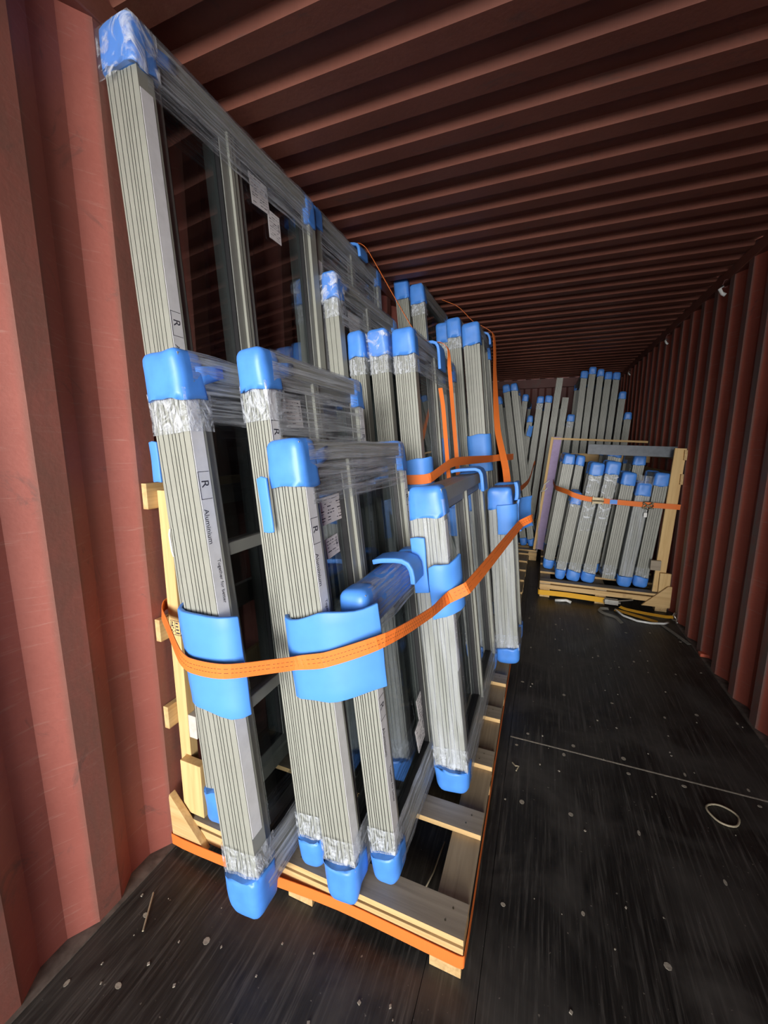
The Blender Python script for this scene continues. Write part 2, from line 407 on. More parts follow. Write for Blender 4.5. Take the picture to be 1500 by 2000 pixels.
def unit(label, x, y, lean, Wd, h, z=.155, th=.12, pat=0, mull=(), trans=(), caps='nfNF', tails='', film='tj', sleeve=(0, 0), tape=None, papers=(), capsize=.10, group=None, lite=False, side=1, far_tape=False, caphh=None, cs=0, front=False, bothh=None, fq=None, ly=.062, clad='', droop=0):
    """one wrapped window: x,y,z = lower near left corner; lean in degrees towards the left"""
    NU[0] += 1; sd = NU[0]
    c_ = math.cos(R(lean)); t_ = math.tan(R(lean)); ztop = z+h*c_
    if front:     # the front row stands a little nearer than first measured
        trans = [(a*SC, b*SC, zconv(zl, lean)) for a, b, zl in trans]; mull = [mu*SC for mu in mull]
        papers = [(a*SC, zconv(b, lean), w_*SC, h_*SC, tl) for a, b, w_, h_, tl in papers]
        x = 1.22-(1.22-x)*SC; y *= SC; th *= SC; Wd *= SC; ztop = 1.491+(ztop-1.491)*SC
    dz = (.2 if lean > 0 else .212 if z < .17 else .236)-z; x -= t_*dz*(SC if front else 1); z += dz; h = (ztop-z)/c_
    if not front: trans = [(a, b, zl-dz) for a, b, zl in trans]
    bothh = .052 if bothh is None else bothh
    u = thing('window_unit', label, 'window', (x, y, z), (0, R(-lean), 0), group)
    poly, fm = groove_poly(th, pat)
    j = MB(); j.prism(poly, 'z', 0, h, 0, fm); jm = j.mesh('jamb', [ALU, GAP]); link('jamb', jm, u)
    o = link('jamb', jm, u, loc=(th, Wd, 0), rot=(0, 0, math.pi))
    r = MB(); r.prism([(a, h-b) for a, b in poly], 'y', PW, Wd-PW, 0, fm); r.build('head_rail', [ALU, GAP], u)
    r = MB(); r.prism([(a, b) for a, b in poly], 'y', PW, Wd-PW, 0, fm); r.build('sill_rail', [ALU, GAP], u)
    segs = [PW]+list(mull)+[Wd-PW]
    for k, mu in enumerate(mull):
        b = MB(); w2 = .016
        b.box(.004, th-.004, mu-w2, mu+w2, PW, h-PW); b.box(th-.0045, th-.0035, mu-.0012, mu+.0012, PW, h-PW, 1)
        b.box(th*.45, th*.47, mu-w2-.0006, mu-w2+.0006, PW, h-PW, 1)
        b.box(th-.026, th-.023, mu-w2-.0008, mu-w2+.0006, PW, h-PW, 1); b.build('mullion', [ALU, GAP], u)
    xs0, xs1 = .03, th-.014; xp = th-.034 if side > 0 else .05
    for a, b in zip(segs, segs[1:]):
        a += .001 if a == PW else .017; b -= .001 if b == Wd-PW else .017
        s = MB(); fw = .034
        for (p, q, c, d) in ((a, a+fw, PW, h-PW), (b-fw, b, PW, h-PW), (a+fw, b-fw, PW, PW+fw), (a+fw, b-fw, h-PW-fw, h-PW)):
            s.box(xs0, xs1, p, q, c, d)
        if not lite:   # black gasket line round the pane
            g = .006
            for (p, q, c, d) in ((a+fw, a+fw+g, PW+fw, h-PW-fw), (b-fw-g, b-fw, PW+fw, h-PW-fw), (a+fw+g, b-fw-g, PW+fw, PW+fw+g), (a+fw+g, b-fw-g, h-PW-fw-g, h-PW-fw)):
                s.box(xp-.004, xs1-.004, p, q, c, d, 1)
        so = s.build('sash', [ALU_D, GASKET], u)
        p = MB(); p.box(xp-.008, xp, a+fw-.002, b-fw+.002, PW+fw-.002, h-PW-fw+.002); p.build('pane', GLASS, so)
        for (ya, yb, zt) in trans:
            if ya < b and yb > a:
                t = MB(); t.box(xs0+.004, th-.018, max(a+fw, ya), min(b-fw, yb), zt-.018, zt+.018); t.build('glazing_bar', ALU_D, so, bevel=.003)
    for (yc, zc, w, hh, tilt) in papers: paper(u, xp+.001, yc, zc, w, hh, tilt, seed=sd*7+int(zc*100))
    if tape:
        def do_tape(y0, z0, z1):
            t = MB(); t.box(th, th+.0009, y0, y0+.040, z0, z1); to = t.build('protective_tape', TAPE, u)
            zc = tape[2] if len(tape) > 2 else z1-.16
            while zc > z0+.4:
                for (body, size, dy, dz) in (('R', .034, .020, 0), ('Aluminium', .021, .011, -.075), ('Together for better', .015, .028, -.21), ('Reynaers', .022, .013, -.075-.29)):
                    if body == 'Reynaers' and zc+dz-.15 < z0: continue
                    tm = link('printed_text', text_mesh(body, size, INK), to)
                    tm.matrix_local = Matrix(((0, 0, 1, th+.0010), (0, 1, 0, y0+dy), (-1, 0, 0, zc+dz), (0, 0, 0, 1))) @ Matrix.Identity(4)
                fr = MB()
                for (c0, c1, d0, d1) in ((y0+.002, y0+.038, zc+.02, zc+.0215), (y0+.002, y0+.038, zc-.05, zc-.0485), (y0+.002, y0+.0035, zc-.05, zc+.02)):
                    fr.box(th+.0009, th+.0012, c0, c1, d0, d1)
                fr.build('printed_box', INK, to); zc -= .74
        do_tape(.003, tape[0]*h, tape[1]*h)
        if far_tape: do_tape(Wd-.045, tape[0]*h, tape[1]*h)
    # foam corners: n/f = near/far top, N/F = near/far bottom
    hh = capsize if caphh is None else caphh
    for ch in caps:
        bot = ch in 'NF'; far = ch in 'fF'
        me = cap(th, bothh if bot else hh, ly, cs+(sd % 4), bot, ch in tails, droop if ch == 'N' else 0)
        o = link('foam_corner', me, u)
        sx = 1; sy = -1 if far else 1; sz = 1 if bot else -1
        o.scale = (1, sy, sz); o.location = (0, Wd if far else 0, 0 if bot else h)
    if 't' in film:   # stretch film over the head rail
        qq = fq or (.17 if not lite else .1)
        path = [(th+.001, h-qq), (th+.004, h-qq*.8), (th+.006, h-qq*.55), (th+.007, h-qq*.3), (th+.008, h-.01), (th+.004, h+.009), (th*.5, h+.011), (-.0, h+.008), (-.004, h-.02), (-.003, h-qq*.8)]
        wavy_sheet('stretch_film', path, .03, Wd-.03, 10 if lite else 26, .004, FILM_Y, u, sd, sag=.004)
    if clad:          # a blue foam sheet folded over the head rail under the film
        e = .003; path = [(th+e, h-.10), (th+e+.002, h-.05), (th+e+.002, h-.005), (th*.9, h+.006), (th*.1, h+.006), (-e, h-.005), (-e, h-.08)]
        wavy_sheet('foam_sleeve', path, .05, Wd-.02, 16, .0015, FOAM2, u, sd+3)
    if 'b' in film:
        qb = .13; path = [(th+.002, qb), (th+.005, qb*.7), (th+.007, qb*.3), (th+.008, .0), (th+.004, -.020), (th*.5, -.020), (-.002, -.012), (-.004, qb*.8)]
        wavy_sheet('stretch_film', path, .03, Wd-.03, 20, .004, FILM_Y, u, sd+50)
    def jsleeve(z0, z1, mat, amp, nz):
        e = .0055
        path = [(-e+.002, PW+.02), (-e, .0), (-e+.002, -e), (th*.33, -e-.001), (th*.66, -e-.001), (th+e-.002, -e), (th+e, 0), (th+e, PW*.6), (th+e-.003, PW+.03)]
        wavy_sheet('stretch_film', path, z0, z1, nz, amp*.7, mat, u, sd+9, axis='z')
    if 'j' in film: jsleeve(h-hh-.085, h-hh+.02, FILM_C, .004, 10)
    if 'J' in film: jsleeve(bothh-.01, bothh+.085, FILM_C, .004, 10)
    if 'c' in film:   # film wound over the near top corner too
        e = .013; path = [(-e+.003, .07), (-e+.001, .0), (-e+.004, -e-.003), (th*.33, -e-.004), (th*.66, -e-.004), (th+e-.004, -e-.003), (th+e-.001, 0), (th+e-.003, .07)]
        wavy_sheet('stretch_film', path, h-hh-.02, h-.004, 10, .002, FILM_K, u, sd+19, axis='z')
    if 'w' in film: jsleeve(.42*h, h-hh-.01, FILM_K, .004, 16)  # film sleeve on the upper jamb, its shine put in as white patches
    if sleeve[1]: jsleeve(sleeve[0], sleeve[1], FILM_Z, .003, 14)
    return u

# nearest pallet, from the wall outwards
hz = lambda zt, lean, z=.155: (zt-z)/math.cos(R(lean))
G1 = 'windows on the nearest pallet'
WA = unit('tallest wrapped window, its whitened blue corner almost touching the container roof', .170, .93, 4.0, .92, 2.475, pat=0, mull=[.37], tails='n', film='tc', tape=(.40, .93, 1.66), papers=[(.545, 2.30, .11, .14, 4), (.63, 2.20, .08, .11, 0)], group=G1, caphh=.11, bothh=.09, cs=0)
WB = unit('wrapped window with two cross bars, foot overhanging the pallet front edge', .395, .785, 5.8, .80, 1.565, pat=0, trans=[(.0, .8, 1.035), (.0, .8, .555)], tails='n', film='tjbJ', tape=(.12, .97, 1.20), group=G1, caphh=.105, cs=4, front=True, droop=.2)
cl = MB(); cl.tube([(-.002, -.004, 1.005), (-.003, -.006, 1.02), (-.003, -.006, 1.065), (-.001, -.003, 1.08)], .0028, 6); cl.build('white_clip', WHITEP, WB, smooth=True)
WC = unit('wrapped window, paper sheet high under its film, between two-bar and two-sticker windows', .539, .965, 5.45, .66, 1.60, th=.084, pat=1, mull=[.285], tails='n', film='tjJ', tape=(.3, .97), papers=[(.165, 1.440, .115, .09, 3), (.150, 1.335, .06, .045, 2)], far_tape=True, group=G1, caphh=.10, cs=8, front=True, fq=.27)
WD = unit('wrapped window with two white stickers on its glass and a hanging foam strip', .662, .925, 6.6, .86, 1.345, th=.105, pat=1, mull=[.305], tails='n', film='tbJ', tape=(.05, .95), papers=[(.185, 1.137, .15, .085, 2), (.165, 1.020, .08, .062, 5)], far_tape=True, group=G1, caphh=.115, cs=12, front=True, droop=.016)
WE = unit('shortest front window, its head rail bundled in blue film', .789, 1.005, 6.5, .57, .905, th=.082, pat=1, film='tbJ', tape=(.1, .8), papers=[(.45, .265, .06, .10, 8), (.425, .165, .10, .11, 10)], group=G1, caphh=.115, cs=16, front=True, fq=.13, clad='foam')
WF = unit('fully film-sleeved window with dark cross bar, two foam pads on its edge', .892, 1.42, 6.6, 1.03, 1.175, th=.128, pat=0, mull=[.52], trans=[(.0, .53, .63)], film='bJ', sleeve=(.06, 1.10), tape=(.4, .9), group=G1, caphh=.10, cs=20, front=True)
WG = unit('narrow film-sleeved window standing last on the front pallet beside the aisle', 1.012, 2.515, 5.4, .42, 1.07, th=.135, pat=2, film='bJ', sleeve=(.06, 1.0), group=G1, caphh=.115, cs=24, front=True)
WA2 = unit('roof-high window directly behind the tallest one, dark film under its rail', .180, 1.90, 4.0, .86, 2.50, th=.085, pat=0, mull=[.43], film='t', tape=(.4, .9), caps='nfNF', group=G1, cs=28, fq=.34)
WH = unit('tall window with film-whitened round corner, between roof-high one and three equal ones', .331, 1.872, 5.0, .88, 2.173, th=.075, pat=3, mull=[.4], tails='n', film='tjc', papers=[(.25, 1.93, .14, .15, 0)], group=G1, cs=32, caphh=.12, fq=.24)
WI = unit('first from the wall of three equal windows with crinkled film necks', .427, 1.936, 5.4, .95, 1.90, th=.080, pat=1, film='tj', group=G1, cs=36, caphh=.12)
WJ = unit('middle of three equal windows with crinkled film necks', .541, 1.955, 5.6, .95, 1.905, th=.092, pat=1, film='tjc', group=G1, cs=40, caphh=.12)
WK = unit('third from the wall of three equal windows, strap and pad at its middle', .663, 1.97, 5.6, 1.0, 1.900, th=.105, pat=1, mull=[.45], film='tj', group=G1, cs=44, caphh=.12, fq=.2)
# second pallet
G2 = 'windows on the second pallet'
unit('roof-high window on the second pallet, next to the wall', .330, 3.13, 6.0, .85, 2.60, th=.10, pat=1, film='t', lite=True, group=G2, cs=48, caphh=.14)
unit('roof-high window on the second pallet with film neck, farther from the wall', .452, 3.13, 6.0, .85, 2.545, th=.100, pat=1, film='tj', lite=True, group=G2, cs=52, caphh=.13)
unit('first from the wall of three stepped windows on the second pallet', .578, 3.36, 6.0, .8, 2.31, th=.10, pat=2, film='tj', lite=True, group=G2, cs=56, caphh=.14)
unit('middle of three stepped windows on the second pallet, crinkled film neck', .700, 3.20, 6.0, .8, 2.29, th=.096, pat=2, film='tj', lite=True, group=G2, cs=60, caphh=.13)
WP = unit('outermost of three stepped windows on the second pallet, film band across its cap', .825, 3.14, 6.0, .66, 2.225, th=.118, pat=2, mull=[.3], film='t', lite=True, group=G2, cs=64, caphh=.15)
# third pallet
G3 = 'windows on the third pallet'
for (lb, x, y, zt, p) in (('lowest of three dark far windows behind the falling orange strap', .885, 5.5, 2.10, 2), ('middle of three dark far windows behind the falling orange strap', .988, 5.62, 2.26, 2), ('third and outermost of three dark far windows behind the falling orange strap', 1.088, 5.6, 2.27, 3)):
    unit(lb, x, y, 9, .62, hz(zt, 9), th=.078, pat=p, lite=True, film='t', group=G3, caphh=.085, side=1, cs=68)
# rear pallet
G4 = 'windows tilted toward the far side wall'
far = (('capped far window rising just beside the dark far stack', .712, .078, 2.22, 4.5, 'nfNF'), ('low capped far window in front of a taller capped one, glinting cap', .815, .078, 1.92, 4.5, 'nfNF'),
       ('lower-necked of two far windows with twin round caps', .915, .088, 2.19, 4.5, 'nfNF'), ('far window with round cap touching the taller bare-topped one', 1.028, .086, 2.19, 4.5, 'nfNF'),
       ('taller of two bare-topped far windows without caps', 1.134, .088, 2.44, 4.5, 'NF'), ('shorter of two bare-topped far windows without caps', 1.246, .088, 2.17, 4.5, 'NF'),
       ('short capped far window with crinkled film, before the tall five', 1.352, .092, 1.92, 4.5, 'nfNF'), ('first of the tall far five, beside the short filmed window', 1.522, .082, 2.50, 2.5, 'nfNF'),
       ('second of the tall far five, its cap the highest', 1.621, .084, 2.55, 2.5, 'nfNF'), ('middle of the tall far five', 1.722, .080, 2.51, 2.5, 'nfNF'),
       ('fourth of the tall far five', 1.820, .084, 2.47, 2.5, 'nfNF'), ('last of the tall far five, glinting cap above a lower neighbour', 1.923, .080, 2.46, 2.5, 'nfNF'),
       ('far window one step lower than the tall five', 2.020, .080, 2.20, 2.5, 'nfNF'), ('lowest far window, next to the red side wall', 2.118, .086, 1.93, 2.5, 'nfNF'))
for i, (lb, x, t, zt, ln, cp) in enumerate(far):
    unit(lb, x, 6.35+.02*(i % 3), -ln, 1.4, hz(zt, ln), th=t-.006, pat=2 if i < 4 else 1, lite=True, film='j' if i in (2, 6) else '', caps=cp, group=G4, caphh=.085, side=-1, cs=72)
# crate
G5 = 'windows in the wooden crate'
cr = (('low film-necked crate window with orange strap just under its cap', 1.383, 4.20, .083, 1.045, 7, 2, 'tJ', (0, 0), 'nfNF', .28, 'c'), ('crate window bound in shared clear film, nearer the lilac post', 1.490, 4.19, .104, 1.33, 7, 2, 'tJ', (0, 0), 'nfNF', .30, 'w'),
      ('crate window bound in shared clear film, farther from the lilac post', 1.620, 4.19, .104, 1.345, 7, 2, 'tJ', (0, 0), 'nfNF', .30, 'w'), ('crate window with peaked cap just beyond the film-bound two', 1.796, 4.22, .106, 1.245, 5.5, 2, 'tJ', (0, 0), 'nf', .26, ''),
      ('crate window with cap lower than both its neighbours, buckle on it', 1.927, 4.19, .110, 1.155, 5.3, 2, 't', (.05, 1.0), 'nfNF', .28, ''), ('crate window next to the leaning pine post', 2.066, 4.22, .104, 1.245, 4.8, 2, 'tJ', (0, 0), 'nfNF', .42, ''))
for i, (lb, x, y, t, zt, ln, p, fm_, sl, cp, wd, ex) in enumerate(cr):
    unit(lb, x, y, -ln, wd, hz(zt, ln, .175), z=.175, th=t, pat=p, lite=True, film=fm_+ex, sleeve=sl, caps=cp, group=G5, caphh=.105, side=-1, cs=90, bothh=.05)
for (lb, x, t, zt, ln, y, wd) in (('tall crate window standing behind the low strapped one, beside the lilac post', 1.270, .10, 1.40, 6.5, 4.53, .78), ('slim crate window seen between the lilac-side one and the film-bound two', 1.405, .07, 1.385, 6, 4.58, .7),
                                  ('crate window poking its cap above the film-bound two', 1.690, .11, 1.475, 5.5, 4.56, .7), ('crate window behind the low-capped one, clear film trailing from its cap', 1.975, .10, 1.39, 4.6, 4.76, .6)):
    unit(lb, x, y, -ln, wd, hz(zt, ln, .175), z=.175, th=t, pat=2, lite=True, film='t', tails='n', group=G5, side=-1, cs=94, caphh=.09)

# ------------------------------------------------------------------ pallets
def board(name, parent, x0, x1, y0, y1, z0, z1, mat, rot=None):
    m = MB()
    cx, cy, cz = (x0+x1)/2, (y0+y1)/2, (z0+z1)/2
    m.box(x0-cx, x1-cx, y0-cy, y1-cy, z0-cz, z1-cz); o = m.build(name, mat, parent, bevel=.0015); o.location = (cx, cy, cz)
    if rot: o.rotation_euler = rot
    return o
def two_tone(name, parent, x0, x1, y0, y1, z0, z1):
    """deck board: grey weathered top, fresh sawn edges"""
    m = MB(); cx, cy, cz = (x0+x1)/2, (y0+y1)/2, (z0+z1)/2
    m.box(x0-cx, x1-cx, y0-cy, y1-cy, z0-cz, z1-cz); m.m = [1]*6; m.m[5] = 0
    o = m.build(name, [GREYWOOD, PINE_X], parent); o.location = (cx, cy, cz); return o
def pallet(label, x0, x1, y0, y1, step=.35, bw=.095, top=.140, group='pallets'):
    p = thing('pallet', label, 'pallet', (x0, y0, 0), group=group)
    def rel(f, *a): return f
    L = y1-y0; Wd = x1-x0; y = 0.0
    n = max(2, round((L-bw)/step)); 
    for i in range(n+1):
        yy = i*(L-bw)/n; two_tone('deck_board', p, 0, Wd, yy, yy+bw, top-.020, top)
    for xx in (0.0, (Wd-.10)/2, Wd-.10):
        board('stringer', p, xx, xx+.10, .012, L-.012, top-.034, top-.021, GREYWOOD_Y)
        k = max(2, round(L/.65))
        for i in range(k+1):
            yy = i*(L-.10)/k+.002; board('block', p, xx+.004, xx+.096, yy, yy+.096, .001, top-.081, PINE_Y)
    for i in range(k+1):
        yy = i*(L-.10)/k+.002; board('cross_board', p, 0, Wd, yy, yy+.094, top-.080, top-.035, PINE_X)
    for i in range(n+1):   # nail heads in the deck boards
        pass
    nl = MB()
    for i in range(n+1):
        yy = i*(L-bw)/n
        for xx in (.05, Wd/2, Wd-.05):
            for d in (.03, .068):
                cxx = xx+(d-.05)*.4
                nl.prism([(cxx+math.cos(a)*.003, yy+d+math.sin(a)*.003) for a in [q*math.pi/3 for q in range(6)]], 'z', top-.001, top+.0006)
    o = nl.build('nail_heads', BLACKM, p); o['kind'] = 'stuff'
    return p
P1 = pallet('pallet with open deck boards and orange base strap at the aisle corner', .02, 1.092, .915, 2.96, .345)
P2 = pallet('second pallet half hidden behind the aisle-end window', .05, 1.10, 3.06, 5.36, .4)
P3 = pallet('small pallet under the three dark far windows', .20, 1.20, 5.46, 6.28, .3)
P4 = pallet('rear pallet behind the crate under the tall far windows', .68, 2.27, 6.32, 7.95, .4)
# the wooden back frame of the nearest pallet
def rel(parent, *a): x, y = parent.location[0], parent.location[1]; return (a[0]-x, a[1]-x, a[2]-y, a[3]-y, a[4], a[5])
board('post', P1, *rel(P1, .026, .075, .952, .985, .151, 1.345), PINE_Z)
board('post', P1, *rel(P1, .026, .075, 2.85, 2.885, .151, 1.345), PINE_Z)
for (z0, z1) in ((1.285, 1.37), (.485, .570), (.82, .90)):
    board('batten', P1, *rel(P1, .003, .025, .915, 2.92, z0, z1), PINE_Y)
for (z0, z1, x1) in ((.44, .53, .112), (.84, .935, .098), (1.27, 1.345, .0785)):
    board('batten', P1, *rel(P1, .0755, x1, .953, 2.90, z0, z1), PALEEND)
board('cleat', P1, *rel(P1, .055, .150, .921, .9515, .155, .365), PINE_Z)
m = MB(); m.prism([(0, 0), (.155, 0), (.135, .03), (0, .185), (-.004, .17)], 'y', 0, .026); o = m.build('gusset', PINE_X, P1, bevel=.002); o.location = (.0, -.024, .05)
# ink stamp on the post
st = MB()
for (a, b, c, d) in ((0, .045, 0, .0015), (0, .045, .052, .0535), (0, .0015, 0, .0535), (.0435, .045, 0, .0535), (.02, .0212, 0, .0535)): st.box(a, b, 0, .0006, c, d)
rs = random.Random(8)
for i in range(16): a = .003+rs.random()*.014; c = .004+rs.random()*.042; st.box(a, a+.003, 0, .0006, c, c+.004)
for i in range(4): st.box(.024, .024+rs.uniform(.01, .017), 0, .0006, .006+i*.012, .011+i*.012)
o = st.build('ink_stamp', INK, P1); o.location = (.033-.02, .9513-.915, .835)
# loose twig and offcut inside the deck opening
o = MB().tube([(.93, 1.10, .004), (.945, 1.16, .012), (.95, 1.24, .006), (.955, 1.29, .004)], .0025, 6).build('twig', RUBBER, smooth=True); tag(o, 'thin pale twig on the floor inside the open pallet deck', 'twig')

# crate on the right
CR = pallet('crate pallet on the right with leaning post and back frame', 1.25, 2.335, 4.13, 5.55, .33, .10, .165)
CR.name = 'crate'; CR['category'] = 'crate'; CR['label'] = 'open pine crate with lilac post holding strapped leaning windows'
cx, cy = 1.25, 4.13
board('lilac_post', CR, *rel(CR, 1.245, 1.335, 5.40, 5.43, .169, 1.60), LILAC, (0, R(5.2), 0))
board('post_edge', CR, *rel(CR, 1.215, 1.244, 5.37, 5.43, .169, 1.60), PINE_Z, (0, R(5.2), 0))
board('top_plank', CR, *rel(CR, 1.30, 2.30, 5.38, 5.399, 1.545, 1.568), PINE_X, (0, R(2.6), 0))
board('grey_batten', CR, *rel(CR, 1.60, 2.318, 4.335, 4.36, 1.40, 1.495), DARKB, (0, R(2.0), 0))
board('rear_batten', CR, *rel(CR, 1.40, 2.34, 5.405, 5.43, 1.30, 1.40), PINE_X)
board('post', CR, *rel(CR, 2.235, 2.32, 4.169, 4.194, .169, 1.47), PINE_Z, (0, R(2.2), 0))
board('batten', CR, *rel(CR, 2.325, 2.346, 4.14, 5.5, 1.37, 1.455), PINE_Y)
board('batten', CR, *rel(CR, 2.318, 2.338, 4.14, 5.5, 1.16, 1.25), PINE_Y)
board('cleat', CR, *rel(CR, 2.25, 2.335, 4.135, 4.167, .17, .36), PINE_Z)
m = MB(); m.prism([(0, 0), (.22, 0), (.22, .20), (.19, .20)], 'y', 0, .022); o = m.build('gusset', PINE_X, CR, bevel=.002); o.location = (2.125-cx, -.026, .05)
for (a, b, z) in ((2.17, 2.25, .38), ): board('offcut', CR, *rel(CR, a, b, 4.14, 4.165, z, z+.09), GREYWOOD)

# ------------------------------------------------------------------ straps
def ribbon(name, pts, wv, wid, mat, label, cat='strap', group='orange straps', th=.0022, sub=6, stitches=None):
    """flat webbing along points; wv = width direction per point"""
    P = [Vector(p) for p in pts]; V = [Vector(w).normalized() for w in wv] if isinstance(wv[0], (tuple, list)) else [Vector(wv).normalized()]*len(P)
    Q = []; WV = []
    for i in range(len(P)-1):
        p0, p1, p2, p3 = P[max(i-1, 0)], P[i], P[i+1], P[min(i+2, len(P)-1)]
        m1 = (p2-p0)*.5; m2 = (p3-p1)*.5; L = (p2-p1).length
        if m1.length > L*.8: m1 *= L*.8/m1.length
        if m2.length > L*.8: m2 *= L*.8/m2.length
        for s in range(sub):
            t = s/sub; t2, t3 = t*t, t*t*t
            Q.append(p1*(2*t3-3*t2+1)+m1*(t3-2*t2+t)+p2*(-2*t3+3*t2)+m2*(t3-t2)); WV.append(V[i].lerp(V[i+1], t).normalized())
    Q.append(P[-1]); WV.append(V[-1]); m = MB(); vs = []; n = len(Q)
    stl = []
    for i in range(n):
        t = (Q[min(i+1, n-1)]-Q[max(i-1, 0)]).normalized(); w = WV[i]-t*WV[i].dot(t); w.normalize(); k = t.cross(w)*th/2
        for a, b in ((-1, -1), (1, -1), (1, 1), (-1, 1)): vs.append(Q[i]+w*(a*wid/2)+k*b)
        stl.append((Q[i], w, k))
    fs = [(0, 1, 2, 3), tuple(4*(n-1)+q for q in (3, 2, 1, 0))]
    for i in range(n-1):
        for q in range(4): fs.append((4*i+q, 4*i+4+q, 4*i+4+(q+1) % 4, 4*i+(q+1) % 4))
    m.add(vs, fs); o = m.build(name, mat, smooth=False)
    if label: tag(o, label, cat, group)
    if stitches:
        sm = MB()
        for i in range(n-1):
            a, b = stl[i], stl[i+1]; L = (b[0]-a[0]).length; c = max(1, int(L/.009))
            for r_ in stitches:
                for j in range(c):
                    t0, t1 = j/c, (j+.6)/c
                    for sgn in (-1, 1):
                        A = a[0].lerp(b[0], t0); B = a[0].lerp(b[0], t1); w = a[1]; kk = a[2]*sgn*1.15
                        sm.add([A+w*(r_*wid-.0006)+kk, A+w*(r_*wid+.0006)+kk, B+w*(r_*wid+.0006)+kk, B+w*(r_*wid-.0006)+kk], [(0, 1, 2, 3)])
        so = sm.build('stitching', GAP, o)
    return o
zz = (0, 0, 1); yy_ = (0, 1, 0)
# the long ratchet strap round the front of the nearest pallet
K = lambda p: (1.22-(1.22-p[0])*SC, p[1]*SC, 1.491+(p[2]-1.491)*SC)
ribbon('ratchet_strap', [(.012, 1.10, .96), (.012, .955, .94), (.03, .925, .925), (.12, .87, .915)]+[K(p) for p in [(.29, .765, .903), (.35, .745, .897), (.47, .745, .905), (.56, .83, .893), (.61, .878, .888), (.70, .882, .915), (.845, .950, .968), (.90, 1.22, .945), (.925, 1.375, .945), (.990, 1.398, .985), (1.112, 2.455, 1.035), (1.168, 2.53, 1.06), (1.172, 2.62, 1.05)]],
       [(.15, 0, 1)]*12+[(-.2, 0, 1), (-.45, 0, .9), (-.6, 0, .8), (-.3, 0, 1), (0, 0, 1)], .042, ORANGE, 'long orange strap slung across the front windows over blue foam pads', stitches=(-.12, .16))
# band round the pallet base
ribbon('base_strap', [(.012, 1.5, .045), (.012, .93, .048), (.018, .8885, .050), (.3, .8885, .062), (.7, .9115, .068), (1.075, .9115, .066), (1.0955, .918, .066), (1.0955, 1.2, .07), (1.0955, 2.0, .08), (1.0955, 2.9, .09)], zz, .042, ORANGE, 'orange strap running low round the front pallet base', sub=4)
# over-the-top straps
ribbon('tie_down_strap', [(.012, 2.415, 2.690), (.06, 2.415, 2.699), (.105, 2.415, 2.697), (.15, 2.417, 2.66), (.47, 2.43, 2.14), (.56, 2.44, 2.098), (.615, 2.44, 2.090), (.655, 2.44, 2.05), (.664, 2.44, 1.95), (.735, 2.44, 1.31), (.79, 2.44, .7)], [(0, 1, 0)]*7+[(.2, 1, 0), (.8, .7, 0), (.9, .5, 0), (.9, .5, 0)], .024, ORANGE, 'orange strap from the roof-high window down past the three equal ones')
ribbon('tie_down_strap', [(.672, 2.20, 1.80), (.690, 2.20, 1.70), (.735, 2.20, 1.28)], [(.8, .7, .1)]*3, .024, ORANGE, 'orange strap leg on the hidden side of the tie-down strap')
ribbon('tie_down_strap', [(.33, 3.59, 2.715), (.47, 3.59, 2.645), (.60, 3.59, 2.515), (.68, 3.59, 2.468), (.765, 3.59, 2.40), (.80, 3.5, 2.10), (.88, 3.14, 1.62), (.985, 2.90, 1.27), (1.00, 2.89, .9)], [(.2, 1, 0)]*5+[(.3, 1, 0), (.7, .7, 0), (.9, .5, 0), (.9, .5, 0)], .052, ORANGE, 'wide orange strap falling beside the aisle from the second pallet top')
# upper belly strap round K and P
ribbon('belly_strap', [(.52, 1.92, 1.32), (.60, 1.925, 1.322), (.665, 1.928, 1.326), (.70, 1.936, 1.335), (.752, 2.15, 1.398), (.79, 2.4, 1.405), (.87, 3.0, 1.40), (.905, 3.09, 1.405), (.945, 3.16, 1.405), (.985, 3.4, 1.405)], zz, .048, ORANGE, 'orange strap at mid height between the three equal windows and second pallet')
ribbon('belly_strap', [(.93, 3.78, 1.05), (1.0, 3.82, 1.08), (1.075, 4.6, 1.12), (1.10, 5.48, 1.27), (1.11, 5.52, 1.28)], zz, .05, ORANGE, 'dull orange strap running back to the far dark stack')
# crate strap with ratchets
cs_ = ribbon('crate_strap', [(1.335, 5.36, 1.06), (1.345, 4.55, 1.06), (1.39, 4.34, 1.06), (1.455, 4.20, 1.05), (1.485, 4.165, 1.035), (1.60, 4.145, 1.005), (1.75, 4.145, .99), (2.05, 4.155, .972), (2.30, 4.150, .965), (2.345, 4.155, .962)], zz, .046, ORANGE, 'orange ratchet strap across the crate windows')
def hw(parent, name, fn, mat, smooth=False): m = MB(); fn(m); return m.build(name, mat, parent, smooth)
hw(cs_, 'ratchet', lambda m: (m.box(1.66, 1.74, 4.128, 4.14, .965, 1.02), m.box(1.655, 1.665, 4.120, 4.142, .955, 1.03), m.box(1.735, 1.745, 4.120, 4.142, .955, 1.03), m.tube([(1.65, 4.122, .99), (1.75, 4.122, .988)], .008)), BLACKM)
hw(cs_, 'blue_patch', lambda m: m.box(1.80, 1.86, 4.139, 4.1425, .965, 1.005), FOAM2)
hw(cs_, 'buckle', lambda m: (m.tube([(2.06, 4.135, .99), (2.14, 4.135, .94)], .007), m.tube([(2.06, 4.135, .94), (2.14, 4.135, .99)], .007), m.tube([(2.07, 4.132, 1.0), (2.12, 4.132, 1.0), (2.14, 4.132, .965), (2.10, 4.132, .93), (2.06, 4.132, .95)], .005, 6, 0, True)), BLACKM)
hw(cs_, 'tag', lambda m: (m.box(2.075, 2.10, 4.138, 4.140, .86, .90), m.tube([(2.09, 4.139, .90), (2.10, 4.139, .945)], .002, 5)), WHITEP)
